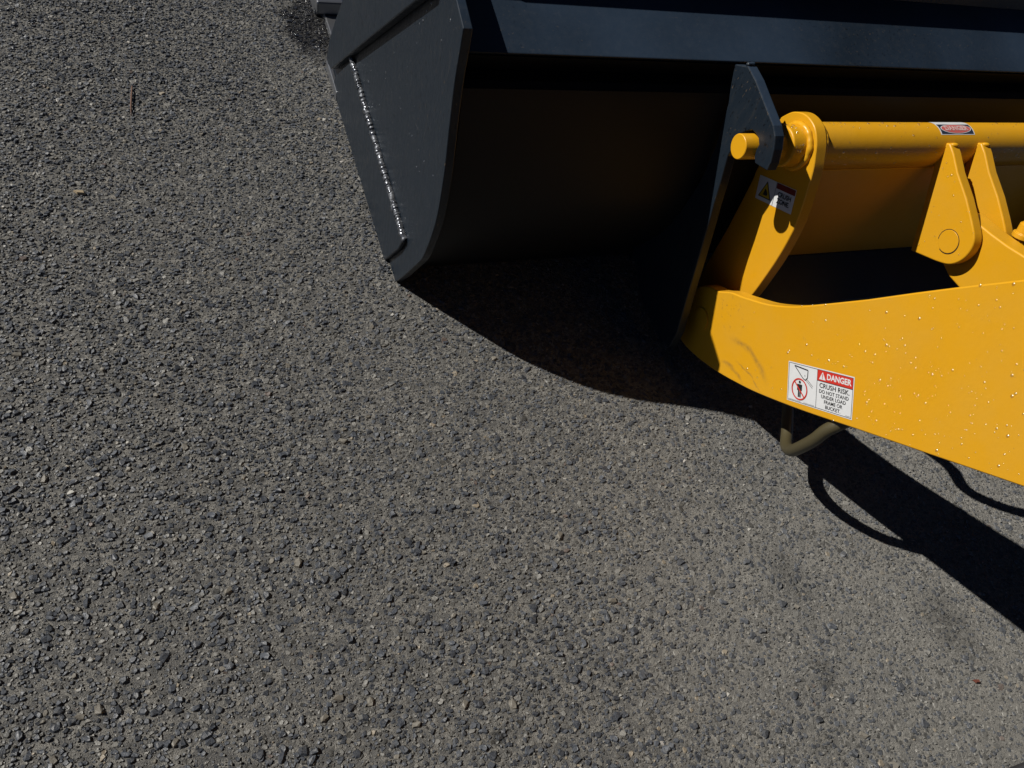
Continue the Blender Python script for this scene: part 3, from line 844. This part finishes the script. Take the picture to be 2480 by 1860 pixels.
def tube_map(u, v, l):
    a = math.radians(117.5) - v / TR
    r = TR + 0.0005 + l * 0.0003
    return (1.190 + u, AX + r * math.cos(a), AZ + r * math.sin(a))
D.build('oval_decal', tube_map, [M['white'], M['navy'], M['worn_red'], M['pink'], M['white']], tube)['label'] = 'worn decal with a red oval on navy'

# ================================================================== WATER DROPS
def droplets(name, spots, root, nx, ny, nz):
    """flat domes; spots = (origin, radius); nx is the outward direction"""
    Vt = []; Ft = []
    rings = ((1.0, 0.0), (0.84, 0.22), (0.50, 0.44))
    for (p, r, nv, tu, tv) in spots:
        o = len(Vt); K = 10
        for (rr, hh) in rings:
            for k in range(K):
                a = 2 * math.pi * k / K
                Vt.append(Vector(p) + (Vector(tu) * math.cos(a) + Vector(tv) * math.sin(a)) * rr * r + Vector(nv) * hh * r)
        Vt.append(Vector(p) + Vector(nv) * 0.54 * r)
        for q in range(2):
            for k in range(K):
                Ft.append((o + q * K + k, o + q * K + (k + 1) % K, o + (q + 1) * K + (k + 1) % K, o + (q + 1) * K + k))
        for k in range(K): Ft.append((o + 2 * K + k, o + 2 * K + (k + 1) % K, o + 3 * K))
    me = mesh_from(name, Vt, Ft, smooth=True)
    ob = child(name, me, M['water'], root); tag(ob, kind='stuff')
    return ob

def inside(poly, y, z):
    c = False; k = len(poly)
    for q in range(k):
        y1, z1 = poly[q]; y2, z2 = poly[(q + 1) % k]
        if (z1 > z) != (z2 > z) and y < (y2 - y1) * (z - z1) / (z2 - z1) + y1: c = not c
    return c
rd = random.Random(4)
sp = []; bp = boom_top + boom_bot
while len(sp) < 460:
    y = rd.uniform(-1.25, -0.52); z = rd.uniform(0.12, 1.05)
    if not inside(bp, y, z): continue
    if rd.random() > 0.12 + max(0, (-y - 0.62)) * 1.9: continue
    du, dv = (y + 0.757), (z - 0.3145)
    if -0.02 < (du * -0.7566 + dv * 0.6539) < 0.21 and -0.01 < (du * 0.6539 + dv * 0.7566) < 0.10: continue
    r = min(0.0030, rd.lognormvariate(math.log(0.0012), 0.48))
    sp.append(((0.7299, y, z), r, (-1, 0, 0), (0, -1, 0), (0, 0, 1.15)))
droplets('water_drops', sp, booms[0], 0, 0, 0)
sp = []
for k in range(260):
    x = rd.uniform(0.86, 1.75); a = math.radians(rd.choice((rd.gauss(62, 14), rd.uniform(20, 160), rd.gauss(165, 14))))
    if 1.17 < x < 1.32 and 30 < math.degrees(a) < 125: continue
    nv = (0, math.cos(a), math.sin(a)); tv = (0, -math.sin(a), math.cos(a))
    sp.append(((x, AX + (TR - 0.0002) * nv[1], AZ + (TR - 0.0002) * nv[2]), min(0.0042, rd.lognormvariate(math.log(0.0018), 0.4)), nv, (1, 0, 0), tv))
for k in range(26):
    a = math.radians(rd.uniform(40, 170)); x = rd.uniform(0.757, 0.785); nv = (0, math.cos(a), math.sin(a)); tv = (0, -math.sin(a), math.cos(a))
    sp.append(((x, AX + 0.0458 * nv[1], AZ + 0.0458 * nv[2]), min(0.0042, rd.lognormvariate(math.log(0.0024), 0.4)), nv, (1, 0, 0), tv))
droplets('water_drops', sp, tube, 0, 0, 0)
sp = []
for k in range(70):
    y, z = rd.uniform(-0.24, 0.55), rd.uniform(0.2, 0.85)
    if not inside(side_prof, y, z) or z > 0.80 - 0.80 * (y - 0.02): continue
    sp.append(((0.0001, y, z), min(0.004, rd.lognormvariate(math.log(0.0016), 0.45)), (-1, 0, 0), (0, -1, 0), (0, 0, 1.2)))
droplets('water_drops', sp, sides_[0], 0, 0, 0)
sp = []
for (x, prof_, cnt) in ((1.205, lug1, 30), ):
    while len(sp) < cnt:
        y, z = rd.uniform(-0.59, -0.36), rd.uniform(0.48, 0.71)
        if inside(lug1, y, z): sp.append(((x - 0.0001, y, z), min(0.0028, rd.lognormvariate(math.log(0.0013), 0.4)), (-1, 0, 0), (0, -1, 0), (0, 0, 1)))
droplets('water_drops', sp, [c for c in hitch.children if c.name.startswith('lug')][0], 0, 0, 0)

# ================================================================== LITTER
V, F = sweep([(-0.6455, 0.925, 0.0065), (-0.648, 0.88, 0.008), (-0.652, 0.82, 0.0068), (-0.653, 0.770, 0.0062)], [0.0018, 0.0026, 0.0026, 0.0012], 7)
tag(link('pine_needle', mesh_from('pine_needle', V, F, smooth=True), M['needle']), 'thin red brown dry needle lying on the asphalt at far left', 'needle')
V = [(-0.811, 0.424, 0.004), (-0.782, 0.420, 0.005), (-0.779, 0.409, 0.004), (-0.800, 0.411, 0.0045), (-0.808, 0.423, 0.0105), (-0.785, 0.419, 0.0115), (-0.783, 0.411, 0.010), (-0.800, 0.413, 0.011)]
F = [(3, 2, 1, 0), (4, 5, 6, 7), (0, 1, 5, 4), (1, 2, 6, 5), (2, 3, 7, 6), (3, 0, 4, 7)]
tag(link('wood_chip', fix(mesh_from('wood_chip', V, F)), M['wood']), 'small pale tan wood chip on the asphalt near the left edge', 'wood chip')
V = [(1.064, -1.400, 0.004), (1.080, -1.404, 0.004), (1.081, -1.412, 0.004), (1.069, -1.409, 0.004), (1.066, -1.401, 0.008), (1.077, -1.404, 0.010), (1.078, -1.410, 0.008), (1.070, -1.408, 0.009)]
tag(link('bark_chip', fix(mesh_from('bark_chip', V, F)), M['redleaf']), 'tiny dark red bark chip on the pale asphalt at lower right', 'bark chip')
